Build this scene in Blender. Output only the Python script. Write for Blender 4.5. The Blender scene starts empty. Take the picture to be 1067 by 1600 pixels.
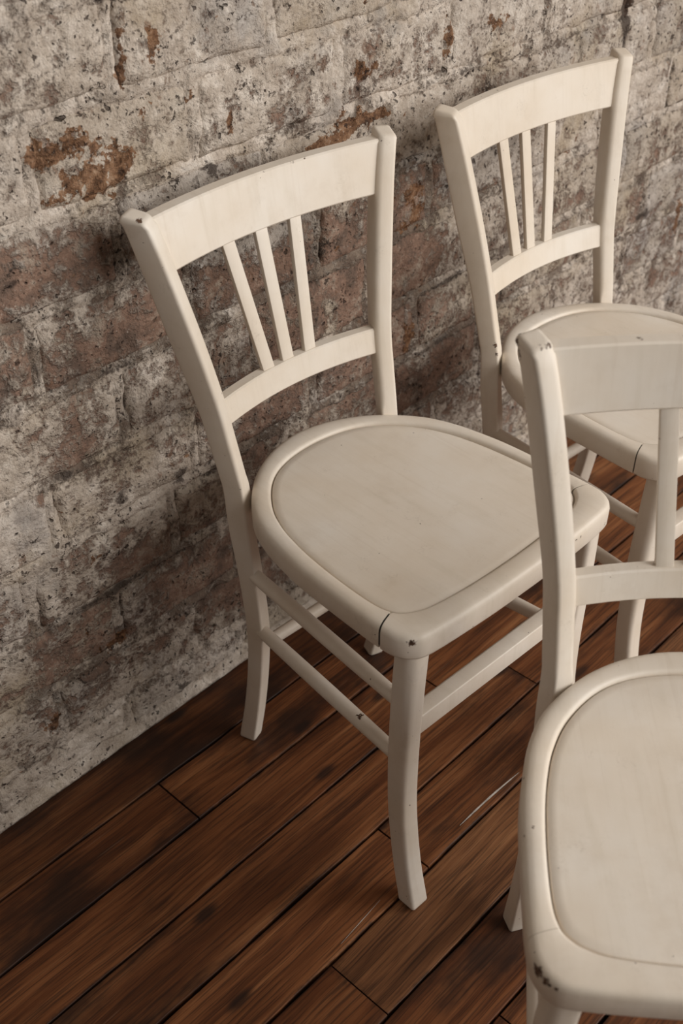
import bpy, bmesh, math, random
import numpy as np
from mathutils import Vector, Matrix, noise

random.seed(7)
SC = bpy.context.scene
COL = SC.collection

# ------------------------------------------------------------------ camera
WA, PITCH, ROLL, CAM_H = 0.8216037, 0.6922009, 0.0023844, 1.2625
FPX, CX, CY = 1766.435, 541.453, 868.561
fwd = Vector((math.sin(WA) * math.cos(PITCH), math.cos(WA) * math.cos(PITCH), -math.sin(PITCH)))
right = Vector((math.cos(WA), -math.sin(WA), 0))
up = right.cross(fwd)
r2 = right * math.cos(ROLL) + up * math.sin(ROLL)
u2 = up * math.cos(ROLL) - right * math.sin(ROLL)
cam_data = bpy.data.cameras.new('camera')
cam = bpy.data.objects.new('camera', cam_data)
COL.objects.link(cam)
M = Matrix((r2, u2, -fwd)).transposed().to_4x4()
M.translation = Vector((0, 0, CAM_H))
cam.matrix_world = M
cam_data.sensor_width = 36.0
cam_data.lens = FPX * 36.0 / 1600.0
cam_data.shift_x = (533.5 - CX) / 1600.0
cam_data.shift_y = (CY - 800.0) / 1600.0
cam_data.clip_start = 0.05
cam_data.dof.use_dof = True
cam_data.dof.focus_distance = 1.36
cam_data.dof.aperture_fstop = 6.3
SC.camera = cam

# ------------------------------------------------------------------ light and exposure
SC.view_settings.view_transform = 'Standard'
SC.view_settings.look = 'None'
SC.view_settings.exposure = 0.0
SC.view_settings.gamma = 1.0
SC.view_settings.use_curve_mapping = False
world = bpy.data.worlds.new('room_ambient')
SC.world = world
world.use_nodes = True
world.node_tree.nodes['Background'].inputs['Color'].default_value = (1.0, 0.91, 0.80, 1)
world.node_tree.nodes['Background'].inputs['Strength'].default_value = 0.12


def area(name, loc, target, sx, sy, power, color):
    l = bpy.data.lights.new(name, 'AREA')
    l.shape = 'RECTANGLE'
    l.size, l.size_y = sx, sy
    l.energy = power
    l.color = color
    o = bpy.data.objects.new(name, l)
    o.location = loc
    o.rotation_euler = (Vector(target) - Vector(loc)).to_track_quat('-Z', 'Y').to_euler()
    COL.objects.link(o)
    return o


area('window_daylight', (2.45, -2.6, 2.25), (1.0, 0.8, 0.5), 4.0, 2.6, 200, (1.0, 0.957, 0.905))
area('ceiling_bounce', (-1.2, -1.0, 2.4), (0.9, 0.7, 0.3), 2.0, 2.0, 2.5, (1.0, 0.91, 0.80))


# ------------------------------------------------------------------ helpers
def new_obj(name, me, mat=None, parent=None):
    o = bpy.data.objects.new(name, me)
    COL.objects.link(o)
    if mat is not None and len(me.materials) == 0:
        me.materials.append(mat)
    if parent is not None:
        o.parent = parent
    return o


def mesh_from(verts, faces, smooth=True, angle=0.7):
    me = bpy.data.meshes.new('mesh')
    me.from_pydata([tuple(v) for v in verts], [], faces)
    bm = bmesh.new()
    bm.from_mesh(me)
    bmesh.ops.recalc_face_normals(bm, faces=bm.faces)
    bm.to_mesh(me)
    bm.free()
    if smooth:
        me.shade_smooth()
        me.set_sharp_from_angle(angle=angle)
    me.update()
    return me


def loft(rings, closed=False, smooth=True, angle=0.7):
    """rings: lists of points of equal length; capped unless closed."""
    n = len(rings[0])
    verts = [p for r in rings for p in r]
    faces = []
    m = len(rings)
    for i in range(m if closed else m - 1):
        a, b = i * n, ((i + 1) % m) * n
        for j in range(n):
            k = (j + 1) % n
            faces.append((a + j, a + k, b + k, b + j))
    if not closed:
        faces.append(tuple(range(n)))
        faces.append(tuple(range((m - 1) * n, m * n)))
    return mesh_from(verts, faces, smooth, angle)


def round_rect(w, d, rad, seg=4):
    """points of a rectangle w (x) by d (y); rad: four corner radii (+x+y, -x+y, -x-y, +x-y)"""
    pts = []
    for (sx, sy, a0), r in zip(((1, 1, 0), (-1, 1, 90), (-1, -1, 180), (1, -1, 270)), rad):
        r = min(r, w * 0.499, d * 0.499)
        cx, cy = sx * (w / 2 - r), sy * (d / 2 - r)
        for k in range(seg + 1):
            a = math.radians(a0 + 90.0 * k / seg)
            pts.append((cx + r * math.cos(a), cy + r * math.sin(a)))
    return pts


def catmull(P, n):
    """sample a Catmull-Rom curve through the tuples P, n samples per span"""
    P = [np.array(p, float) for p in P]
    Q = [2 * P[0] - P[1]] + P + [2 * P[-1] - P[-2]]
    out = []
    for i in range(1, len(Q) - 2):
        for k in range(n):
            t = k / n
            a, b, c, d = Q[i - 1], Q[i], Q[i + 1], Q[i + 2]
            out.append(0.5 * ((2 * b) + (-a + c) * t + (2 * a - 5 * b + 4 * c - d) * t * t + (-a + 3 * b - 3 * c + d) * t ** 3))
    out.append(P[-1])
    return out


def interp(table, x):
    xs = [r[0] for r in table]
    return [float(np.interp(x, xs, [r[i] for r in table])) for i in range(1, len(table[0]))]


def sstep(a, b, x):
    t = max(0.0, min(1.0, (x - a) / (b - a)))
    return t * t * (3 - 2 * t)


# ---- node helpers
class NT:
    def __init__(self, name):
        self.mat = bpy.data.materials.new(name)
        self.mat.use_nodes = True
        self.t = self.mat.node_tree
        self.t.nodes.clear()
        self.out = self.t.nodes.new('ShaderNodeOutputMaterial')
        self.bsdf = self.t.nodes.new('ShaderNodeBsdfPrincipled')
        self.link(self.bsdf.outputs[0], self.out.inputs[0])
        self.tc = self.t.nodes.new('ShaderNodeTexCoord').outputs['Object']

    def link(self, a, b):
        self.t.links.new(a, b)

    def _in(self, sock, v):
        if v is None:
            return
        if hasattr(v, 'is_linked') or isinstance(v, bpy.types.NodeSocket):
            self.link(v, sock)
        else:
            if isinstance(v, tuple) and len(v) == 3 and sock.type == 'RGBA':
                v = v + (1,)
            sock.default_value = v

    def mapping(self, scale=(1, 1, 1), rot=(0, 0, 0), loc=(0, 0, 0), vec=None):
        n = self.t.nodes.new('ShaderNodeMapping')
        self._in(n.inputs['Vector'], vec or self.tc)
        n.inputs['Scale'].default_value = scale
        n.inputs['Rotation'].default_value = rot
        self._in(n.inputs['Location'], loc)
        return n.outputs[0]

    def noise(self, scale, detail=4, rough=0.55, vec=None, dist=0.0, color=False):
        n = self.t.nodes.new('ShaderNodeTexNoise')
        self._in(n.inputs['Vector'], vec or self.tc)
        n.inputs['Scale'].default_value = scale
        n.inputs['Detail'].default_value = detail
        n.inputs['Roughness'].default_value = rough
        n.inputs['Distortion'].default_value = dist
        return n.outputs['Color' if color else 'Fac']

    def voronoi(self, scale, vec=None, feature='F1', rand=1.0, dims2=False):
        n = self.t.nodes.new('ShaderNodeTexVoronoi')
        n.feature = feature
        if dims2:
            n.voronoi_dimensions = '2D'
        self._in(n.inputs['Vector'], vec or self.tc)
        n.inputs['Scale'].default_value = scale
        n.inputs['Randomness'].default_value = rand
        return n.outputs['Distance']

    def math(self, op, a, b=None, c=None, clamp=False):
        n = self.t.nodes.new('ShaderNodeMath')
        n.operation = op
        n.use_clamp = clamp
        for i, v in enumerate((a, b, c)):
            if v is not None:
                self._in(n.inputs[i], v)
        return n.outputs[0]

    def vmath(self, op, a, b=None):
        n = self.t.nodes.new('ShaderNodeVectorMath')
        n.operation = op
        self._in(n.inputs[0], a)
        if b is not None:
            self._in(n.inputs[1], b)
        return n.outputs['Value' if op in ('LENGTH', 'DISTANCE') else 'Vector']

    def step(self, v, a, b, lo=0.0, hi=1.0):
        n = self.t.nodes.new('ShaderNodeMapRange')
        n.interpolation_type = 'SMOOTHSTEP'
        self._in(n.inputs['Value'], v)
        n.inputs['From Min'].default_value = a
        n.inputs['From Max'].default_value = b
        n.inputs['To Min'].default_value = lo
        n.inputs['To Max'].default_value = hi
        return n.outputs[0]

    def ramp(self, v, stops):
        n = self.t.nodes.new('ShaderNodeValToRGB')
        self._in(n.inputs[0], v)
        el = n.color_ramp.elements
        while len(el) < len(stops):
            el.new(0.5)
        for e, (p, c) in zip(el, stops):
            e.position = p
            e.color = tuple(c) + (1,)
        return n.outputs[0]

    def mix(self, f, a, b, mode='MIX'):
        n = self.t.nodes.new('ShaderNodeMix')
        n.data_type = 'RGBA'
        n.blend_type = mode
        n.clamp_factor = True
        self._in(n.inputs[0], f)
        self._in(n.inputs[6], a)
        self._in(n.inputs[7], b)
        return n.outputs[2]

    def bump(self, h, strength, dist, normal=None):
        n = self.t.nodes.new('ShaderNodeBump')
        n.inputs['Strength'].default_value = strength
        n.inputs['Distance'].default_value = dist
        self._in(n.inputs['Height'], h)
        if normal is not None:
            self.link(normal, n.inputs['Normal'])
        return n.outputs[0]

    def finish(self, color, rough, normal=None, **kw):
        self._in(self.bsdf.inputs['Base Color'], color)
        self._in(self.bsdf.inputs['Roughness'], rough)
        if normal is not None:
            self.link(normal, self.bsdf.inputs['Normal'])
        for k, v in kw.items():
            self._in(self.bsdf.inputs[k.replace('_', ' ')], v)
        return self.mat


# ------------------------------------------------------------------ materials
def make_wall_material(name, mortar):
    n = NT(name)
    a = n.t.nodes.new('ShaderNodeAttribute')
    a.attribute_name = 'field'
    sep = n.t.nodes.new('ShaderNodeSeparateColor')
    n.link(a.outputs['Color'], sep.inputs[0])
    wash, rust, dark = sep.outputs[0], sep.outputs[1], sep.outputs[2]
    # warped coordinates make ragged patch edges
    wv = n.vmath('ADD', n.tc, n.vmath('SCALE', n.vmath('SUBTRACT', n.noise(24, 4, color=True), (0.5, 0.5, 0.5))))
    wv.node.inputs[1].links[0].from_node.inputs['Scale'].default_value = 0.03
    n1 = n.noise(11, 7, 0.62, wv)
    n2 = n.noise(46, 6, 0.65, wv)
    n3 = n.noise(190, 4, 0.6)
    streak = n.noise(30, 4, 0.6, n.mapping((1.5, 1, 0.45)))
    # exposed brick
    tone = n.noise(26, 8, 0.74, n.mapping(loc=(3.1, 0, 1.7)))
    if mortar:
        brick = n.ramp(tone, [(0.32, (0.10, 0.072, 0.056)), (0.5, (0.20, 0.150, 0.118)), (0.66, (0.32, 0.26, 0.205))])
    else:
        brick = n.ramp(tone, [(0.30, (0.085, 0.060, 0.048)), (0.42, (0.185, 0.128, 0.100)), (0.53, (0.275, 0.175, 0.130)), (0.64, (0.40, 0.325, 0.262))])
    rustc = n.ramp(n.noise(70, 6, 0.75), [(0.36, (0.045, 0.022, 0.012)), (0.47, (0.16, 0.075, 0.036)), (0.56, (0.27, 0.145, 0.078)), (0.66, (0.36, 0.24, 0.16))])
    # limewash over it
    washc = n.ramp(n.noise(34, 9, 0.78, n.mapping(loc=(7, 2, 5))), [(0.30, (0.24, 0.19, 0.145)), (0.40, (0.43, 0.36, 0.30)), (0.52, (0.565, 0.49, 0.42)), (0.64, (0.75, 0.675, 0.60))])
    washc = n.mix(n.step(n.noise(6, 5, 0.6, n.mapping(loc=(1, 9, 2))), 0.5, 0.68), washc, n.mix(0.5, washc, (0.40, 0.31, 0.20)))
    washc = n.mix(n.step(n.noise(7, 5, 0.6, n.mapping(loc=(5, 1, 8))), 0.52, 0.68), washc, n.mix(0.45, washc, (0.27, 0.265, 0.27)))
    own = a.outputs['Alpha']
    wash = n.math('ADD', wash, n.math('MULTIPLY', n.math('SUBTRACT', n.noise(5.5, 4, 0.6, n.mapping(loc=(4, 4, 4))), 0.5), 0.8))
    washc = n.mix(n.step(own, 0.0, 0.4, 0.45, 0.0), washc, (0.40, 0.33, 0.25))
    washc = n.mix(n.step(own, 0.65, 1.0, 0.0, 0.35), washc, (0.33, 0.315, 0.31))
    m = n.math('ADD', wash, n.math('MULTIPLY', n.math('SUBTRACT', n1, 0.5), 1.4))
    m = n.math('ADD', m, n.math('MULTIPLY', n.math('SUBTRACT', n2, 0.5), 2.2))
    m = n.math('ADD', m, n.math('MULTIPLY', n.math('SUBTRACT', streak, 0.5), 0.5))
    m = n.math('ADD', m, n.math('MULTIPLY', n.math('SUBTRACT', n3, 0.5), 1.0))
    mask = n.step(m, 0.12, 0.60)
    col = n.mix(mask, brick, washc)
    rm = n.math('ADD', rust, n.math('MULTIPLY', n.math('SUBTRACT', n.noise(38, 5, 0.6, n.mapping(loc=(3, 3, 3), vec=wv)), 0.5), 2.4))
    rm = n.math('ADD', rm, n.math('MULTIPLY', n.math('SUBTRACT', n3, 0.5), 0.6))
    col = n.mix(n.step(rm, 0.50, 0.585, 0, 0.94), col, rustc)
    # small rust freckles on pale bricks
    fr = n.math('MULTIPLY', n.step(n.noise(75, 3, 0.6, n.mapping((1, 1, 0.6), loc=(2, 2, 2))), 0.62, 0.69), n.step(n.noise(9, 3), 0.47, 0.6))
    col = n.mix(n.math('MULTIPLY', fr, 0.6), col, (0.17, 0.085, 0.045))
    # dirt in the hollows, and pits
    dm = n.math('ADD', n.math('ADD', dark, 0.05), n.math('MULTIPLY', n.math('SUBTRACT', n2, 0.5), 2.0))
    dm = n.math('ADD', dm, n.math('MULTIPLY', n.math('SUBTRACT', n3, 0.5), 1.3))
    col = n.mix(n.step(dm, 0.30, 0.70, 0, 0.85), col, (0.052, 0.036, 0.029))
    pit = n.math('MULTIPLY', n.step(n.noise(130, 3, 0.6, n.mapping(loc=(9, 4, 1))), 0.62, 0.67), n.step(n.noise(14, 4, 0.65, n.mapping(loc=(2, 8, 3))), 0.44, 0.56))
    pit2 = n.math('MULTIPLY', n.step(n.noise(62, 2, 0.5, n.mapping(loc=(4, 4, 6))), 0.69, 0.74), 0.9)
    pit = n.math('MAXIMUM', pit, pit2)
    col = n.mix(n.math('MULTIPLY', pit, 0.85), col, (0.05, 0.033, 0.027))
    # pale grit
    grit = n.step(n.noise(230, 2, 0.5, n.mapping(loc=(1, 1, 4))), 0.66, 0.74)
    col = n.mix(n.math('MULTIPLY', grit, 0.4), col, (0.55, 0.50, 0.44))
    h = n.math('ADD', n.math('MULTIPLY', n2, 0.9), n.math('MULTIPLY', n3, 0.35))
    h = n.math('ADD', h, n.math('MULTIPLY', mask, 0.22))
    h = n.math('SUBTRACT', h, n.math('MULTIPLY', pit, 0.7))
    return n.finish(col, 0.93, n.bump(h, 1.0, 0.010), Specular_IOR_Level=0.15)


def make_paint(name, chips, seed=0.0):
    """old cream gloss paint on wood; chips: (x, y, z, radius) in the chair's own coordinates"""
    n = NT(name)
    big = n.noise(7, 4, 0.6, n.mapping(loc=(seed, seed, 0)))
    strokes = n.noise(60, 4, 0.6, n.mapping((1, 0.12, 0.12), loc=(seed, 0, 0)))
    col = n.ramp(big, [(0.3, (0.71, 0.615, 0.505)), (0.55, (0.765, 0.69, 0.60)), (0.75, (0.80, 0.745, 0.675))])
    col = n.mix(n.step(strokes, 0.5, 0.75, 0, 0.22), col, (0.58, 0.51, 0.40))
    fine = n.noise(320, 3, 0.6)
    hair = n.noise(1.0, 3, 0.55, n.mapping((150, 5, 5), loc=(seed, 2, 2)))
    col = n.mix(n.step(hair, 0.54, 0.74, 0, 0.22), col, (0.62, 0.53, 0.435))
    rub = n.noise(19, 6, 0.7, n.mapping(loc=(seed, 7, 1)))
    col = n.mix(n.step(rub, 0.50, 0.72, 0, 0.17), col, (0.52, 0.42, 0.32))
    grime = n.math('MULTIPLY', n.step(n.noise(24, 6, 0.7, n.mapping(loc=(seed, 3, 5))), 0.55, 0.75), n.step(fine, 0.4, 0.7))
    col = n.mix(n.math('MULTIPLY', grime, 0.35), col, (0.36, 0.29, 0.21))
    # pin-prick wear
    prick = n.math('MULTIPLY', n.step(n.noise(160, 2, 0.5, n.mapping(loc=(seed, 1, 7))), 0.765, 0.785), 0.8)
    jit = n.vmath('SCALE', n.vmath('SUBTRACT', n.noise(210, 4, 0.7, color=True), (0.5, 0.5, 0.5)))
    jit.node.inputs['Scale'].default_value = 0.016
    pos = n.vmath('ADD', n.tc, jit)
    chip = prick
    for (x, y, z, r) in chips:
        d = n.vmath('DISTANCE', pos, (x, y, z))
        chip = n.math('MAXIMUM', chip, n.step(d, r * 0.85, r * 1.1, 1, 0))
    # worn wood showing in the chips
    wood = n.ramp(n.noise(260, 3), [(0.35, (0.045, 0.024, 0.016)), (0.65, (0.14, 0.075, 0.045))])
    col = n.mix(chip, col, wood)
    h = n.math('ADD', n.math('MULTIPLY', strokes, 0.35), n.math('MULTIPLY', n.noise(38, 3), 0.5))
    h = n.math('SUBTRACT', h, n.math('MULTIPLY', chip, 0.9))
    rough = n.math('ADD', 0.36, n.math('MULTIPLY', big, 0.16))
    return n.finish(col, rough, n.bump(h, 0.45, 0.0014), Specular_IOR_Level=0.42)


def make_wood():
    n = NT('old_oak_boards')
    oi = n.t.nodes.new('ShaderNodeObjectInfo')
    off = n.vmath('SCALE', oi.outputs['Color'])
    off.node.inputs['Scale'].default_value = 37.0
    base = n.vmath('ADD', n.tc, off)
    warp = n.vmath('SCALE', n.vmath('SUBTRACT', n.noise(3.5, 3, 0.5, base, color=True), (0.5, 0.5, 0.5)))
    warp.node.inputs['Scale'].default_value = 0.016
    wv = n.vmath('ADD', base, warp)
    s1 = n.noise(1.0, 6, 0.65, n.mapping((4, 120, 20), vec=wv))
    s2 = n.noise(1.0, 4, 0.6, n.mapping((9, 420, 60), vec=wv))
    s3 = n.noise(1.0, 5, 0.6, n.mapping((2.2, 26, 10), vec=wv))
    blot = n.noise(7, 5, 0.62, n.mapping((0.55, 1.2, 1), vec=base))
    tone = n.math('ADD', n.math('MULTIPLY', s1, 0.45), n.math('MULTIPLY', s3, 0.55))
    col = n.ramp(tone, [(0.33, (0.050, 0.017, 0.0075)), (0.45, (0.145, 0.051, 0.0215)), (0.54, (0.235, 0.092, 0.040)), (0.66, (0.36, 0.165, 0.078))])
    tint = n.ramp(n.math('FRACT', n.math('MULTIPLY', oi.outputs['Random'], 1.0)), [(0.0, (0.6, 0.6, 0.6)), (1.0, (1.0, 1.0, 1.0))])
    # the board's own colour sits in its object colour alpha-free: red = brightness, green = warmth
    sp = n.t.nodes.new('ShaderNodeSeparateColor')
    n.link(oi.outputs['Color'], sp.inputs[0])
    bright, warm, stain = sp.outputs[0], sp.outputs[1], sp.outputs[2]
    col = n.mix(n.math('MULTIPLY', warm, 0.55), col, n.mix(n.step(tone, 0.3, 0.75), (0.055, 0.030, 0.016), (0.22, 0.125, 0.068)))
    hs = n.t.nodes.new('ShaderNodeHueSaturation')
    n._in(hs.inputs['Value'], n.math('ADD', 0.33, n.math('MULTIPLY', bright, 1.25)))
    hs.inputs['Saturation'].default_value = 1.06
    n._in(hs.inputs['Color'], col)
    col = hs.outputs[0]
    st = n.math('ADD', n.math('MULTIPLY', blot, 1.0), n.math('MULTIPLY', n.math('SUBTRACT', stain, 0.5), 0.3))
    col = n.mix(n.step(st, 0.49, 0.68, 0, 0.82), col, (0.020, 0.010, 0.007))
    ea = n.t.nodes.new('ShaderNodeAttribute')
    ea.attribute_name = 'edge'
    eg = n.math('ADD', ea.outputs['Fac'], n.math('MULTIPLY', n.math('SUBTRACT', n.noise(14, 6, 0.7, base), 0.5), 2.2))
    col = n.mix(n.step(eg, 0.45, 1.1, 0, 0.85), col, (0.016, 0.008, 0.006))
    # dark fine pores and knots
    col = n.mix(n.step(s2, 0.48, 0.62, 0, 0.60), col, (0.022, 0.010, 0.006))
    kv = n.voronoi(1.0, n.mapping((3.6, 8.5, 1), vec=wv), dims2=True)
    knot = n.math('MULTIPLY', n.step(kv, 0.03, 0.10, 1, 0), n.step(n.noise(2.3, 2, 0.5, base), 0.45, 0.55))
    col = n.mix(n.math('MULTIPLY', knot, 0.8), col, (0.016, 0.009, 0.007))
    scr = n.step(n.noise(1.0, 2, 0.5, n.mapping((5, 230, 1), rot=(0, 0, 0.35), vec=base)), 0.745, 0.77)
    col = n.mix(n.math('MULTIPLY', scr, 0.25), col, (0.30, 0.20, 0.14))
    h = n.math('ADD', n.math('MULTIPLY', s2, -0.5), n.math('MULTIPLY', s3, 0.7))
    rough = n.math('ADD', 0.42, n.math('MULTIPLY', s1, 0.25))
    return n.finish(col, rough, n.bump(h, 0.5, 0.0012), Specular_IOR_Level=0.3)


def flat(name, color, rough=0.9):
    n = NT(name)
    nz = n.noise(60, 4)
    return n.finish(n.mix(n.step(nz, 0.3, 0.7), color, tuple(c * 0.6 for c in color)), rough)


MAT_BRICK = make_wall_material('limewashed_brick', False)
MAT_MORTAR = make_wall_material('crumbling_mortar', True)
MAT_WOOD = make_wood()
MAT_GAP = flat('floor_gap_dirt_crack_shade', (0.012, 0.009, 0.007))  # dirt below the boards; also the painted shade inside the seat cracks
MAT_SCUFF = flat('dried_white_paint', (0.62, 0.56, 0.50), 0.7)

# ------------------------------------------------------------------ the brick wall
WALL_Y = 0.985
# patches seen on the wall: x, z, radius x, radius z, weight
RUST = [(0.613, 0.853, .022, .018, 1.3), (0.659, 0.850, .030, .026, 1.2), (0.648, 0.822, .020, .020, 1.3), (0.698, 0.815, .024, .024, 1.2),
        (0.690, 0.838, .014, .012, 1.0), (0.761, 0.925, .010, .026, 1.2), (0.722, 0.92, .006, .045, 0.9), (0.609, 0.802, .016, .010, .85), (0.655, 0.797, .024, .008, .8),
        (1.085, 0.835, .035, .018, .8), (1.075, 0.795, .030, .016, .8), (1.012, 0.756, .060, .010, 1.3), (1.10, 0.770, .05, .010, 1.0), (1.255, 0.832, .016, .024, 1.2),
        (1.187, 0.646, .030, .030, 1.0), (1.19, 0.603, .030, .020, .8), (1.20, 0.422, .024, .030, 1.1), (2.01, 0.355, .018, .045, 1.0), (1.705, 0.80, .012, .05, 1.0),
        (0.596, 0.190, .020, .016, .85), (0.479, 0.125, .022, .020, .75), (0.560, 0.235, .010, .02, .8), (0.655, 0.595, .075, .010, .75), (0.60, 0.345, .022, .012, .7),
        (0.742, 0.86, .01, .03, .7), (0.86, 0.82, .008, .03, .7), (1.36, 0.835, .02, .012, .8), (1.47, 0.83, .02, .010, .9), (1.60, 0.60, .02, .03, .6), (1.40, 0.33, .03, .02, .7)]
BARE = [(0.60, 0.735, .10, .035, .42), (0.555, 0.735, .04, .045, .5), (0.646, 0.635, .075, .035, .62), (0.76, 0.625, .05, .03, .35), (0.90, 0.62, .16, .05, .50),
        (1.02, 0.56, .16, .09, .55), (0.94, 0.44, .16, .07, .55), (1.08, 0.41, .10, .06, .45), (0.72, 0.30, .10, .06, .35), (0.60, 0.20, .14, .06, .28), (0.80, 0.20, .14, .08, .40),
        (0.62, 0.49, .08, .04, .25), (1.20, 0.46, .10, .16, .35), (1.22, 0.29, .12, .10, .45), (1.38, 0.36, .10, .10, .35), (1.19, 0.63, .06, .06, .45),
        (1.09, 0.81, .07, .04, .18), (1.9, 0.30, .25, .12, .22), (1.72, 0.33, .10, .14, .25), (1.45, 0.55, .10, .06, .15), (0.74, 0.55, .06, .04, .2)]
PALE = [(0.486, 0.43, .05, .07, .55), (0.691, 0.385, .055, .045, .65), (0.50, 0.53, .05, .04, .35), (1.05, 0.905, .05, .02, .6), (1.16, 0.90, .06, .02, .5), (1.04, 0.82, .012, .05, .6),
        (0.61, 0.80, .04, .03, .15), (0.78, 0.93, .06, .03, .25), (0.46, 0.045, .25, .03, .3), (0.83, 0.79, .05, .012, .5), (1.02, 0.505, .012, .05, .8), (1.25, 0.87, .10, .05, .25),
        (0.86, 0.70, .06, .02, .35), (1.80, 0.62, .2, .1, .2), (1.62, 0.70, .05, .08, .25)]
DARK = [(0.555, 0.737, .012, .014, .55), (0.643, 0.415, .014, .018, .6), (0.573, 0.482, .022, .006, .7), (0.690, 0.725, .007, .045, .5), (0.832, 0.775, .012, .010, .6),
        (0.735, 0.395, .012, .018, .6), (1.864, 0.405, .035, .008, .8), (1.705, 0.76, .008, .035, .9), (0.66, 0.277, .10, .005, .5), (0.575, 0.278, .06, .005, .5),
        (0.655, 0.587, .05, .006, .55), (0.56, 0.625, .003, .04, .6), (0.95, 0.55, .06, .05, .2), (1.0, 0.62, .1, .04, .2), (1.345, 0.52, .03, .006, .6), (1.28, 0.478, .06, .005, .6),
        (1.25, 0.38, .05, .006, .6), (0.70, 0.03, .018, .02, .6), (0.50, 0.42, .03, .006, .3), (0.70, 0.98, .05, .01, .4), (0.80, 0.05, .03, .012, .3), (1.700, 0.805, .013, .040, 1.2), (1.30, 0.785, .02, .006, .7)]


def blobs(L, x, z):
    s = 0.0
    for bx, bz, rx, rz, w in L:
        dx, dz = (x - bx) / rx, (z - bz) / rz
        q = dx * dx + dz * dz
        if q < 7:
            s += w * math.exp(-q)
    return s


def field(x, z, mortar, bias=0.0):
    base = 0.43 + 0.22 * sstep(0.55, 0.85, z) + 0.10 * sstep(1.2, 1.7, x) + 0.08 * sstep(0.35, 0.0, z)
    base += 0.28 * sstep(0.060, 0.030, z)
    w = base + 0.04 + bias - 0.72 * blobs(BARE, x, z) + blobs(PALE, x, z)
    if mortar:
        w = 0.72 * w + 0.17
    return (max(0, min(1, w)), max(0, min(0.74, 0.8 * blobs(RUST, x, z))), max(0, min(1, blobs(DARK, x, z))))


def set_field(me, vals):
    a = me.attributes.new('field', 'FLOAT_COLOR', 'POINT')
    buf = np.ones((len(vals), 4), dtype=np.float32)
    arr = np.array([tuple(q)[:4] if len(q) > 3 else tuple(q) + (0.5,) for q in vals], dtype=np.float32)
    buf[:, :4] = arr
    a.data.foreach_set('color', buf.ravel())


def fbm(x, z, s, o, seed):
    return noise.fractal(Vector((x * s + seed, seed * 1.7, z * s)), 1.0, 2.1, o)


def relief(x, z):
    return 0.0026 * fbm(x, z, 9, 4, 3.3) + 0.0024 * fbm(x, z, 38, 4, 8.1)


def grid_mesh(xs, zs, yf, ff):
    nx, nz = len(xs), len(zs)
    verts, vals = [], []
    for z in zs:
        for x in xs:
            verts.append((x, yf(x, z), z))
            vals.append(ff(x, z))
    faces = [(j * nx + i, j * nx + i + 1, (j + 1) * nx + i + 1, (j + 1) * nx + i) for j in range(nz - 1) for i in range(nx - 1)]
    return verts, faces, vals


# courses (heights of the bed joints) and where one head joint of each course sits; running bond
ZB = [0.0, 0.075, 0.176, 0.277, 0.380, 0.480, 0.587, 0.686, 0.785, 0.886, 0.982, 1.084, 1.186, 1.288]
HEADS = {8: 0.598, 9: 0.712, 7: 0.690, 6: 0.562, 5: 0.665, 4: 0.545, 3: 0.493, 2: 0.610, 1: 0.500, 0: 0.60}
BL = 0.221
EDGES = {}
for row in range(0, 12):
    h0 = HEADS.get(row, 0.58 + 0.11 * (row % 2))
    EDGES[row] = [h0 + k * BL + random.uniform(-0.007, 0.007) * (k != 0) for k in range(-4, 11)]
    if row == 8:
        EDGES[row] = [e if abs(e - 1.04) > 0.03 else 1.041 for e in EDGES[row]]


def joint_dist(x, z):
    """distance to the nearest mortar joint"""
    d = min(abs(z - q) for q in ZB)
    for row in range(0, 12):
        if ZB[row] <= z < ZB[row + 1]:
            d = min(d, min(abs(x - e) for e in EDGES[row]))
            break
    return d


# backing wall, thick, its room side is the rough mortar bed
def mortar_y(x, z):
    d = joint_dist(x, z) + 0.009 * fbm(x, z, 22, 4, 21.0) + 0.0035 * fbm(x, z, 5, 2, 11.0)
    k = 1 - sstep(0.004, 0.0105, d)
    ridge = 0.0042 * k * (0.30 + 1.1 * fbm(x, z, 11, 4, 31.0))
    return WALL_Y + 0.0050 * (1 - k) + 0.0004 - ridge - 0.0016 * fbm(x, z, 70, 3, 5.0) * k - relief(x, z)


xs = list(np.arange(-1.4, 0.30, 0.05)) + list(np.arange(0.30, 2.30, 0.005)) + list(np.arange(2.30, 4.2, 0.05))
zs = list(np.arange(0.0, 1.08, 0.005)) + list(np.arange(1.08, 2.61, 0.05))
v, f, vals = grid_mesh(xs, zs, mortar_y, lambda x, z: field(x, z, True))
me = bpy.data.meshes.new('mesh')
nfront = len(v)
x0, x1, z1 = xs[0], xs[-1], zs[-1]
v += [(x0, 1.2, 0), (x1, 1.2, 0), (x1, 1.2, z1), (x0, 1.2, z1)]
nx, nz = len(xs), len(zs)
b = nfront
f.append((b + 1, b, b + 3, b + 2))
f.append(tuple([b + 3] + [(nz - 1) * nx + i for i in range(nx)] + [b + 2]))
f.append(tuple([b + 0] + [j * nx for j in range(nz)] + [b + 3])[::-1])
f.append(tuple([b + 1] + [j * nx + nx - 1 for j in range(nz)] + [b + 2]))
me.from_pydata(v, [], f)
me.shade_smooth()
set_field(me, vals + [(0.6, 0, 0)] * 4)
me.materials.append(MAT_MORTAR)
wall = new_obj('wall_back', me)
wall['kind'] = 'structure'

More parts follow.
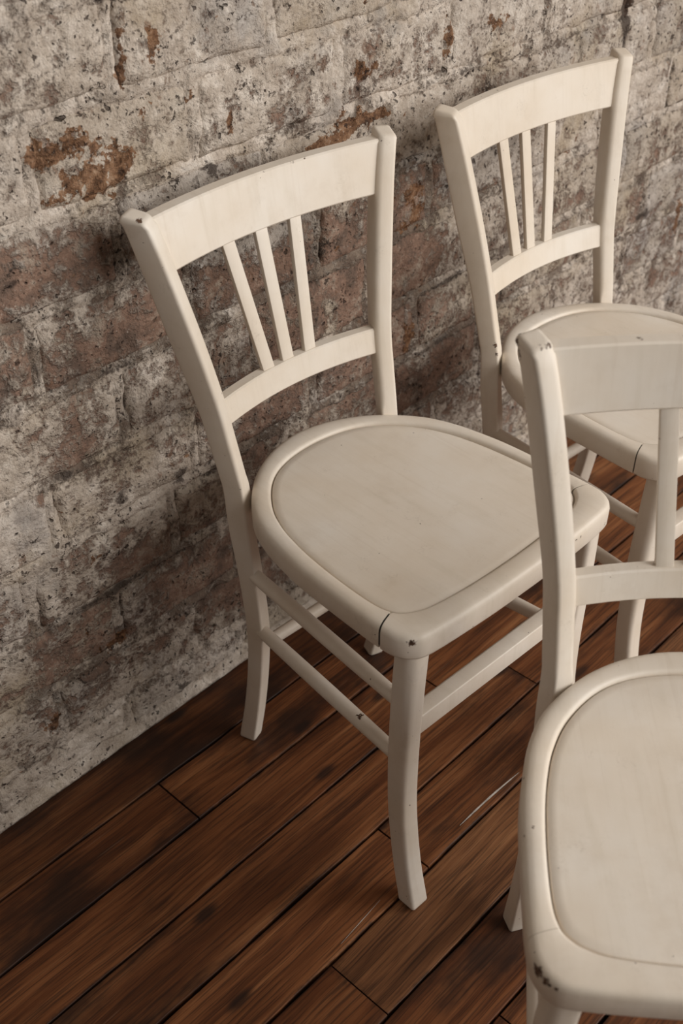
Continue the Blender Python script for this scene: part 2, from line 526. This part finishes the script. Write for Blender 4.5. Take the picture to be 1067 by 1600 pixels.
# bricks, one object each, laid in running bond
def make_brick(xa, xb, za, zb, bias, seed, dense):
    ex = random.uniform(0.0040, 0.0065)
    ez = random.uniform(0.0045, 0.0070)
    xa, xb, za, zb = xa + ex, xb - ex, za + ez, zb - ez
    step_ = 0.0048 if dense else 0.02
    nx_, nz_ = max(4, int((xb - xa) / step_)), max(4, int((zb - za) / step_))
    proud = random.uniform(0.0, 0.0030)
    tx, tz = random.uniform(-0.010, 0.010), random.uniform(-0.016, 0.016)
    cx, cz = (xa + xb) / 2, (za + zb) / 2
    verts, vals = [], []
    own = random.random()
    for j in range(nz_ + 1):
        for i in range(nx_ + 1):
            u, w = i / nx_, j / nz_
            x, z = xa + (xb - xa) * u, za + (zb - za) * w
            de = min(x - xa, xb - x, (z - za), (zb - z))
            chip = 0.5 + 0.5 * fbm(x, z, 34, 3, seed)
            roll = 0.0085 * (1 - sstep(0.0, 0.0065 + 0.007 * chip, de)) ** 1.5
            # ragged outline
            jx = 0.0035 * fbm(x, z, 26, 3, seed + 2.7)
            jz = 0.0035 * fbm(x, z, 26, 3, seed + 9.1)
            k = 1 - sstep(0.0, 0.03, de)
            y = WALL_Y - 0.0012 - proud - relief(x, z) - 0.0012 * fbm(x, z, 28, 3, seed) + roll + tx * (x - cx) + tz * (z - cz)
            y = y + 0.004 * sstep(0.45, 0.9, fbm(x, z, 16, 3, seed + 30))
            verts.append((x + jx * k, y, z + jz * k))
            fl = field(x, z, False, bias)
            vals.append((fl[0] + 0.06 * k, fl[1], min(1, fl[2] + (0.05 + 0.6 * chip) * (1 - sstep(0, 0.006, de))), own))
    W = nx_ + 1
    faces = [(j * W + i, j * W + i + 1, (j + 1) * W + i + 1, (j + 1) * W + i) for j in range(nz_) for i in range(nx_)]
    n0 = len(verts)
    loop = [i for i in range(W)] + [j * W + nx_ for j in range(1, nz_ + 1)] + [nz_ * W + i for i in range(nx_ - 1, -1, -1)] + [j * W for j in range(nz_ - 1, 0, -1)]
    for q in loop:
        x, y, z = verts[q]
        verts.append((x, WALL_Y + 0.06, z))
        vals.append((0.2, 0, 0.6, own))
    L = len(loop)
    for a in range(L):
        c = (a + 1) % L
        faces.append((loop[c], loop[a], n0 + a, n0 + c))
    faces.append(tuple(range(n0 + L - 1, n0 - 1, -1)))
    m = bpy.data.meshes.new('brick')
    m.from_pydata(verts, [], faces)
    m.shade_smooth()
    set_field(m, vals)
    m.materials.append(MAT_BRICK)
    return new_obj('brick', m, None, wall)


for row in range(0, 12):
    za, zb = ZB[row], ZB[row + 1]
    if row == 0:
        za = 0.010
    edges = EDGES[row]
    for xa, xb in zip(edges[:-1], edges[1:]):
        dense = xb > 0.33 and xa < 2.2 and za < 1.0
        make_brick(xa, xb, za, zb, random.uniform(-0.13, 0.12), random.uniform(0, 50), dense)

# thick lime fillet where the wall meets the boards
rings = []
for x in np.arange(-1.4, 4.2, 0.012):
    hh = 0.022 + 0.005 * fbm(x, 0, 7, 3, 1.0)
    dd = 0.0105 + 0.0010 * fbm(x, 1, 9, 3, 2.0)
    g = lambda z: 0.0007 * (1 + z) * fbm(x, z, 60, 3, 4.0)
    rings.append([(x, WALL_Y + 0.03, 0.0), (x, WALL_Y - dd * 0.75 + g(0), 0.0), (x, WALL_Y - dd + g(1), 0.007), (x, WALL_Y - dd * .9 + g(2), hh * 0.45),
                  (x, WALL_Y - dd * 0.5 + g(3), hh * 0.78), (x, WALL_Y - 0.001 + g(4), hh), (x, WALL_Y + 0.03, hh + 0.006)])
fm = loft(rings, angle=1.2)
set_field(fm, [(min(1, 0.92 + 0.10 * fbm(p.co.x, p.co.z, 12, 2, 0)), 0, 0) for p in fm.vertices])
fillet = new_obj('lime_fillet', fm, MAT_MORTAR, wall)

# ------------------------------------------------------------------ the floor
fv = [(-1.4, -1.6, -0.022), (4.2, -1.6, -0.022), (4.2, 1.2, -0.022), (-1.4, 1.2, -0.022), (-1.4, -1.6, -0.08), (4.2, -1.6, -0.08), (4.2, 1.2, -0.08), (-1.4, 1.2, -0.08)]
ff = [(0, 1, 2, 3), (4, 7, 6, 5), (0, 4, 5, 1), (1, 5, 6, 2), (2, 6, 7, 3), (3, 7, 4, 0)]
floor = new_obj('floor', mesh_from(fv, ff, False), MAT_GAP)
floor['kind'] = 'structure'

# board edges measured from the wall: y of each long joint, then the butt joints in each row
YJ = [0.982, 0.889, 0.800, 0.707, 0.612, 0.520, 0.424, 0.331, 0.237, 0.143, 0.049, -0.045, -0.14, -0.235, -0.33, -0.425, -0.52, -0.615]
BUTT = {0: [0.1, 1.30, 2.45], 1: [-0.6, 0.567, 1.52, 2.6], 2: [-0.2, 0.98, 1.86], 3: [-0.5, 0.25, 1.09, 1.95], 4: [-0.1, 0.720, 1.62, 2.5],
        5: [-0.4, 0.531, 1.40, 2.2], 6: [0.05, 1.02, 1.9], 7: [-0.5, 0.62, 1.46], 8: [0.3, 1.20], 9: [-0.3, 0.8, 1.7]}
# brightness, warmth, stain of the boards the photograph shows best
TONES = {(0, 0): (.26, .10, .85), (0, 1): (.24, .1, .85), (1, 1): (.40, .1, .60), (1, 2): (.50, .15, .45), (2, 0): (.26, .12, .80), (2, 1): (.46, .15, .60), (2, 2): (.55, .2, .4),
         (3, 1): (.50, .22, .45), (3, 2): (.46, .2, .6), (3, 3): (.5, .1, .4), (4, 1): (.72, .35, .25), (4, 2): (.40, .15, .6), (4, 3): (.42, .15, .5), (5, 1): (.42, .05, .60), (5, 2): (.66, .95, .30), (5, 3): (.42, .1, .5),
         (6, 0): (.50, .12, .55), (6, 1): (.50, .15, .55), (6, 2): (.45, .1, .5), (7, 1): (.52, .25, .5)}


def make_plank(xa, xb, ya, yb, tone, seed):
    """ya > yb; slightly dished board with worn, wavy edges"""
    g = 0.0012
    dz = random.uniform(-0.0010, 0.0006)
    n_ = max(4, int((xb - xa) / 0.035))
    rings = []
    for i in range(n_ + 1):
        x = xa + g + (xb - xa - 2 * g) * i / n_
        w1 = 0.0028 * fbm(x, ya, 6, 3, seed)
        w2 = 0.0028 * fbm(x, yb, 6, 3, seed + 5)
        p, q = ya - g - abs(w1), yb + g + abs(w2)
        e = 0.0009
        rings.append([(x, q, -0.02), (x, q, dz - 0.0010), (x, q + e * 0.4, dz - 0.0003), (x, q + e * 1.4, dz), (x, q + 0.009, dz - 0.0001), (x, (p + q) / 2, dz - 0.0004),
                      (x, p - 0.009, dz - 0.0001), (x, p - e * 1.4, dz), (x, p - e * 0.4, dz - 0.0003), (x, p, dz - 0.0010), (x, p, -0.02)])
    pm = loft(rings, angle=0.9)
    ed = pm.attributes.new('edge', 'FLOAT', 'POINT')
    ev = []
    for i in range(n_ + 1):
        endk = 0.55 if i in (0, n_) else 0.0
        ev += [1, .9, .8, max(.62, endk), endk, endk, endk, max(.62, endk), .8, .9, 1]
    ed.data.foreach_set('value', ev)
    o = new_obj('plank', pm, MAT_WOOD, floor)
    o.color = (tone[0], tone[1], tone[2], 1)
    return o


for r in range(len(YJ) - 1):
    cuts = [-1.4] + BUTT.get(r, [-0.7 + 0.37 * (r % 3), 0.4 + 0.31 * (r % 4), 1.7 + 0.2 * (r % 2)]) + [4.2]
    for k, (xa, xb) in enumerate(zip(cuts[:-1], cuts[1:])):
        t = TONES.get((r, k), (random.uniform(.36, .6), random.uniform(.05, .4), random.uniform(.35, .6)))
        make_plank(xa, xb, YJ[r] + (0.02 if r == 0 else 0), YJ[r + 1], t, r * 3.3 + k)


# dried streaks of white paint on the boards (thin ragged films with thickness)
def scuff(p0, p1, width, name='paint_streak', seed=0.0, bow=0.0):
    a, b = Vector(p0), Vector(p1)
    d = (b - a)
    nrm = Vector((-d.y, d.x, 0)).normalized()
    n_ = 26
    rings = []
    for i in range(n_ + 1):
        t = i / n_
        c = a + d * t + nrm * (bow * math.sin(math.pi * t))
        w = width * (math.sin(math.pi * t) ** 0.7 * (0.55 + 0.7 * abs(noise.noise(Vector((t * 9, seed, 0))))) + 0.03)
        o1, o2 = c + nrm * w, c - nrm * w
        rings.append([(o1.x, o1.y, -0.0012), (o1.x, o1.y, 0.0005), (o2.x, o2.y, 0.0005), (o2.x, o2.y, -0.0012)])
    return new_obj(name, loft(rings), MAT_SCUFF, floor)


scuff((0.800, 0.533, 0), (0.930, 0.529, 0), 0.0017, seed=2.0, bow=0.0015)
scuff((0.560, 0.529, 0), (0.640, 0.535, 0), 0.0005, seed=5.0)


# ------------------------------------------------------------------ the chairs
# side profile of a rear post: z, x centre, y centre, width, depth, front rounding
POST = [(0.000, 0.127, -0.020, 0.0195, 0.0215, 0.005), (0.0025, 0.127, -0.0195, 0.0230, 0.0250, 0.005), (0.020, 0.1275, -0.0155, 0.0230, 0.0250, 0.004), (0.080, 0.1285, -0.002, 0.0230, 0.0235, 0.003),
        (0.160, 0.129, 0.011, 0.0225, 0.0230, 0.003), (0.240, 0.1295, 0.017, 0.0220, 0.0240, 0.003), (0.330, 0.130, 0.009, 0.0215, 0.0255, 0.003),
        (0.400, 0.131, -0.001, 0.0212, 0.0270, 0.003), (0.452, 0.1295, -0.0075, 0.0225, 0.0265, 0.003), (0.475, 0.1305, -0.0115, 0.0230, 0.0275, 0.007),
        (0.520, 0.1335, -0.0215, 0.0235, 0.0285, 0.008), (0.5655, 0.1375, -0.0315, 0.0235, 0.0300, 0.008), (0.640, 0.1500, -0.0465, 0.0240, 0.0335, 0.008),
        (0.735, 0.1680, -0.0640, 0.0240, 0.0325, 0.008), (0.792, 0.1810, -0.0735, 0.0240, 0.0300, 0.008)]
TWIST = math.radians(26)
HT = 0.792


def post_center(z, p):
    x, y = interp([r[:3] for r in p['post']], z)
    return x, y


def make_post(side, p, parent, mat):
    tab = catmull(p['post'], 5)
    rings = []
    zt = p['post'][-1][0]
    tab = [t for t in tab if t[0] < zt - 0.0065]
    last = p['post'][-1]
    for dz, sc in ((0.0064, 1.0), (0.0036, 0.975), (0.0014, 0.90), (0.0002, 0.80), (0.0, 0.55)):
        tab.append(np.array([zt - dz, last[1], last[2], last[3] * sc, last[4] * sc, last[5]]))
    for z, x, y, w, d, rf in tab:
        tw = TWIST * (0.72 + 0.28 * sstep(0.30, 0.46, z))
        # corner order (+x+y, -x+y, -x-y, +x-y); inner front corner is the rounded one
        rad = (0.003 + 0.3 * (rf - 0.003), rf, 0.003, 0.003)
        pts = round_rect(w, d, rad, 4)
        ring = []
        for px, py in pts:
            # front turns inwards
            qx = px * math.cos(tw) - py * math.sin(tw)
            qy = px * math.sin(tw) + py * math.cos(tw)
            lean = -0.16 * qy * sstep(zt - 0.008, zt - 0.001, z)
            ring.append((side * (x + qx), y + qy, z + lean))
        if side < 0:
            ring = ring[::-1]
        rings.append(ring)
    return new_obj('rear_post', loft(rings, angle=0.75), mat, parent)


def make_front_leg(side, p, parent, mat):
    tab = catmull([(0.0, 0.160, 0.3385, 0.0215, 0.003), (0.003, 0.160, 0.3380, 0.0262, 0.003), (0.012, 0.160, 0.3365, 0.0268, 0.004), (0.06, 0.1585, 0.3245, 0.0262, 0.0045), (0.12, 0.1575, 0.3145, 0.0262, 0.005), (0.18, 0.157, 0.3085, 0.0268, 0.006),
                   (0.26, 0.1565, 0.3065, 0.0280, 0.008), (0.35, 0.156, 0.3075, 0.0292, 0.010), (0.425, 0.1535, 0.3085, 0.0300, 0.012)], 5)
    rings = []
    for z, x, y, w, r in tab:
        rad = (r * 1.15, r * 0.5 + 0.001, 0.003, r * 0.6)
        ring = [(side * (x + px), y + py, z) for px, py in round_rect(w, w, rad, 4)]
        rings.append(ring[::-1] if side < 0 else ring)
    bx, by, bz, bw, _ = tab[0]
    return new_obj('front_leg', loft(rings, angle=0.75), mat, parent)


def tube(a, b, r, n=14, flat_=1.0, swell=0.0, name='rung', mat=None, parent=None):
    a, b = Vector(a), Vector(b)
    d = (b - a).normalized()
    s = d.cross(Vector((0, 0, 1))).normalized()
    t = s.cross(d)
    rings = []
    for k in range(9):
        u = k / 8
        rr = r * (1 + swell * math.sin(math.pi * u))
        c = a.lerp(b, u)
        rings.append([c + s * rr * math.cos(2 * math.pi * i / n) + t * rr * flat_ * math.sin(2 * math.pi * i / n) for i in range(n)])
    return new_obj(name, loft(rings, angle=0.9), mat, parent)


def make_rail(name, z0, z1, bow, front_off, thick, p, parent, mat, lift=0.0):
    """bowed back rail between the posts, from height z0 to z1"""
    n_ = 24
    rings = []
    c0, c1 = post_center(z0, p), post_center(z1, p)
    e = 0.0018
    for i in range(n_ + 1):
        s = -1 + 2 * i / n_
        k = 1 - s * s
        ring = []
        for (z, yy) in ((z0 + e, 0), (z0, e), (z0, thick - e), (z0 + e, thick), (z1 - e, thick), (z1, thick - e), (z1, e), (z1 - e, 0)):
            cx, cy = post_center(z, p)
            xe = cx - 0.006
            yf = cy + front_off - bow * k
            ring.append((s * xe, yf - yy, z + lift * k))
        rings.append(ring)
    return new_obj(name, loft(rings, angle=0.6), mat, parent)


def rail_y(z, x, p, bow, front_off):
    cx, cy = post_center(z, p)
    s = x / (cx - 0.006)
    return cy + front_off - bow * (1 - s * s)


OUTER = [(0, -.0500), (.046, -.0420), (.085, -.0240), (.116, .0000), (.1475, .0370), (.1645, .0750), (.1728, .1100), (.179, .1510), (.182, .2020), (.184, .2550), (.1840, .2830), (.1815, .3040), (.1705, .3210), (.1480, .3290), (.0700, .3340), (0, .3350)]
INNER = [(0, -.0180), (.042, -.0135), (.076, -.0010), (.103, .0200), (.128, .0520), (.143, .0850), (.151, .1150), (.157, .1520), (.161, .2020), (.1615, .2500), (.1570, .2740), (.1490, .2850), (.1380, .2920), (.1180, .2985), (.0670, .3040), (0, .3060)]
NS = 4
CRACK = 10 * NS
ZT, ZU = 0.4550, 0.4215


def half(P):
    P3 = [(-P[1][0], P[1][1])] + list(P) + [(-P[-2][0], P[-2][1])]
    c = catmull(P3, NS)
    return [tuple(q) for q in c[NS:-NS]]


HO, HI = half(OUTER), half(INNER)


def rim_profile(I, O, dx=0.0):
    I, O = Vector(I), Vector(O)
    w = (O - I).length
    d = (O - I) / w
    prof = [(0.0, ZU + 0.004), (0.0, ZT - 0.0052), (0.0008, ZT - 0.0026), (0.0022, ZT - 0.0010), (0.0048, ZT - 0.0001), (w * 0.5, ZT + 0.0004), (w - 0.0085, ZT), (w - 0.0050, ZT - 0.0009),
            (w - 0.0024, ZT - 0.0026), (w - 0.0008, ZT - 0.0052), (w, ZT - 0.0088), (w - 0.0003, ZU + 0.004), (w - 0.0016, ZU + 0.0012), (w - 0.0045, ZU), (0.004, ZU)]
    return [((I + d * u).x + dx, (I + d * u).y, z) for u, z in prof]


def make_seat(p, parent, mat):
    dx = p['seat_dx']
    n = len(HO)

    def pt(H, i):  # i from -(n-1)..(n-1), 0 = middle of the back
        a = abs(i)
        x, y = H[a]
        return (x if i >= 0 else -x, y)

    gapR, gapL = p['gap']
    # bent back and sides: from the crack on the left round the back to the crack on the right
    rings = [rim_profile(pt(HI, i), pt(HO, i), dx) for i in range(-CRACK, CRACK + 1)]
    bent = new_obj('bent_rim', loft(rings, angle=0.8), mat, parent)
    # front rail with its two corners
    idx = list(range(CRACK, n)) + [-(k) for k in range(n - 2, CRACK - 1, -1)]
    rings = [rim_profile(pt(HI, i), pt(HO, i), dx) for i in idx]

    def shift(r, g):
        return [(x, y + g, z) for x, y, z in r]
    rings[0] = shift(rings[0], gapR)
    rings[-1] = shift(rings[-1], gapL)
    front = new_obj('front_rail', loft(rings, angle=0.8), mat, parent)
    # added dark filler, painted shade for the depth of each open joint
    for k, g, sg in ((CRACK, gapR, 1), (-CRACK, gapL, -1)):
        a0 = rim_profile(pt(HI, k), pt(HO, k), dx)
        cxm = sum(q[0] for q in a0) / len(a0)
        czm = sum(q[2] for q in a0) / len(a0)
        sh = [(cxm + (x - cxm) * 0.90, y, czm + (z - czm) * 0.88) for x, y, z in a0]
        r0 = [(x, y - 0.001, z) for x, y, z in sh]
        r1 = [(x, y + g + 0.001, z) for x, y, z in sh]
        new_obj('joint_shade_fill', loft([r0, r1], smooth=False), MAT_GAP, parent)
    # sunk panel
    loop = [pt(HI, i) for i in range(-(n - 1), n - 1)]
    cy = 0.15
    verts, faces = [], []
    N = len(loop)
    levels = [(1.012, ZT - 0.0090), (0.994, ZT - 0.0085), (0.989, ZT - 0.0046), (0.982, ZT - 0.0036), (0.93, ZT - 0.0036), (0.75, ZT - 0.0044), (0.5, ZT - 0.0052), (0.22, ZT - 0.0055)]
    for s, z in levels:
        verts += [(x * s + dx, cy + (y - cy) * s, z) for x, y in loop]
    verts.append((dx, cy, ZT - 0.0055))
    for k in range(len(levels) - 1):
        for j in range(N):
            q = (j + 1) % N
            faces.append((k * N + j, k * N + q, (k + 1) * N + q, (k + 1) * N + j))
    c = len(verts) - 1
    for j in range(N):
        faces.append(((len(levels) - 1) * N + j, (len(levels) - 1) * N + (j + 1) % N, c))
    # underside
    b0 = len(verts)
    verts += [(x * 1.012 + dx, cy + (y - cy) * 1.012, ZT - 0.016) for x, y in loop]
    for j in range(N):
        q = (j + 1) % N
        faces.append((b0 + j, b0 + q, q, j))
    faces.append(tuple(range(b0, b0 + N)))
    new_obj('seat_panel', mesh_from(verts, faces, True, 0.8), mat, parent)


def make_chair(loc, fx, fy, label, mat, p):
    root = bpy.data.objects.new('bistro_chair', None)
    root.empty_display_size = 0.1
    COL.objects.link(root)
    root.location = loc
    # local +y is the way the chair faces, local +x is the sitter's right
    root.rotation_euler = (0, 0, math.atan2(fy, fx) - math.pi / 2)
    root['label'] = label
    root['category'] = 'chair'
    root['group'] = 'cream painted bistro chairs by the brick wall'
    make_seat(p, root, mat)
    for s in (1, -1):
        make_post(s, p, root, mat)
        make_front_leg(s, p, root, mat)
    make_rail('top_rail', p['ur'][0], p['ur'][1], 0.0200, 0.0065, 0.0175, p, root, mat)
    make_rail('lower_rail', p['lr'][0], p['lr'][1], 0.0185, 0.0065, 0.0150, p, root, mat)
    zb, zt = p['lr'][1] - 0.004, p['ur'][0] + 0.004
    for xt, xb in p['slats']:
        yb, yt = rail_y(zb, xb, p, 0.0185, 0.0065) - 0.0035, rail_y(zt, xt, p, 0.0195, 0.0065) - 0.003
        rings = []
        for k in range(5):
            u = k / 4
            x, y, z = xb + (xt - xb) * u, yb + (yt - yb) * u, zb + (zt - zb) * u
            rings.append([(x + a, y + b_, z) for a, b_ in [(q[0], q[1] - 0.0035) for q in round_rect(0.0178, 0.007, (0.0015,) * 4, 2)]])
        new_obj('slat', loft(rings, angle=0.6), mat, root)
    for s in (1, -1):
        tube((s * 0.1295, 0.012, 0.331), (s * 0.156, 0.305, 0.334), 0.0088, name='side_rung', mat=mat, parent=root, swell=0.12)
        tube((s * 0.1295, 0.018, 0.240), (s * 0.1565, 0.305, 0.243), 0.0088, name='side_rung', mat=mat, parent=root, swell=0.12)
    tube((0.128, 0.010, 0.196), (-0.128, 0.010, 0.196), 0.0085, name='back_rung', mat=mat, parent=root, swell=0.1)
    # squared front stretcher
    rings = []
    for k in range(9):
        x = 0.157 - 0.314 * k / 8
        rings.append([(x, 0.3085 + a, 0.303 + b_) for a, b_ in round_rect(0.0215, 0.029, (0.0016, 0.004, 0.0016, 0.0016), 3)])
    new_obj('front_stretcher', loft(rings, angle=0.7), mat, root)
    return root


def params(dpost=None, **kw):
    p = dict(post=[tuple(r) for r in POST], ur=(0.7245, 0.7860), lr=(0.5340, 0.5660), seat_dx=0.0, gap=(0.0005, 0.0005),
             slats=[(0.055, 0.036), (0.004, 0.004), (-0.047, -0.030)])
    p.update(kw)
    return p


CHIPS_A = [(.140, .007, .487, .0040), (.136, .010, .462, .0036), (.168, .320, .4475, .0048), (-.102, .333, .446, .0022), (-.095, .334, .446, .0016), (-.140, .323, .428, .0032), (.150, .228, .250, .0040),
           (.172, .110, .453, .0030), (.160, .062, .448, .0016), (.186, -.064, .791, .0035), (.190, -.056, .780, .0014), (-.001, -.085, .786, .0016), (-.044, -.085, .786, .0020), (-.062, -.085, .786, .0018),
           (-.178, -.052, .747, .0018), (.150, .030, .262, .0020), (.172, .339, .020, .0015)]
CHIPS_B = [(.138, .006, .474, .0048), (.136, .008, .460, .0036), (.190, -.090, .786, .0030), (.190, -.085, .776, .0036), (.188, -.080, .764, .0022), (.158, -.035, .695, .0022), (.10, -.088, .785, .0015)]
CHIPS_C = [(.192, -.082, .786, .0070), (.1925, -.079, .775, .0055), (.178, -.062, .790, .0020), (.170, -.066, .790, .0026), (.179, .309, .4480, .0050), (.172, .317, .4470, .0046), (.166, .3255, .450, .0022), (.178, .320, .438, .0018),
           (.160, -.036, .706, .0018), (.184, -.05, .685, .0022), (.170, .178, .456, .0016), (.1795, .186, .452, .0014), (.1745, .121, .451, .0014), (.09, -.088, .787, .0018), (.05, -.093, .787, .0022), (.03, -.093, .787, .0018),
           (.03, -.052, .5675, .0022), (.047, -.050, .5675, .0016), (.125, -.030, .545, .0012)]
MA = make_paint('cream_paint', CHIPS_A, 0.0)
MB_ = make_paint('cream_paint', CHIPS_B, 3.0)
MC = make_paint('cream_paint', CHIPS_C, 6.0)

make_chair((0.84580, 0.83427, 0), -0.051084, -0.998694, 'whole cream chair in the middle with an open crack at its near seat corner', MA,
           params(seat_dx=-0.0045, gap=(0.0026, 0.0020), slats=[(0.064, 0.037), (0.013, 0.005), (-0.039, -0.030)]))
make_chair((1.31514, 0.80498, 0), -0.072538, -0.997366, 'farthest cream chair beside the brick wall, its seat half hidden behind another chair back', MB_,
           params(gap=(0.0016, 0.0006), slats=[(0.062, 0.045), (0.012, 0.013), (-0.042, -0.024)]))
make_chair((0.80006, 0.28158, 0), -0.753692, -0.657228, 'nearest cream chair, cut off by the right edge, chipped seat corner at the bottom', MC, params())
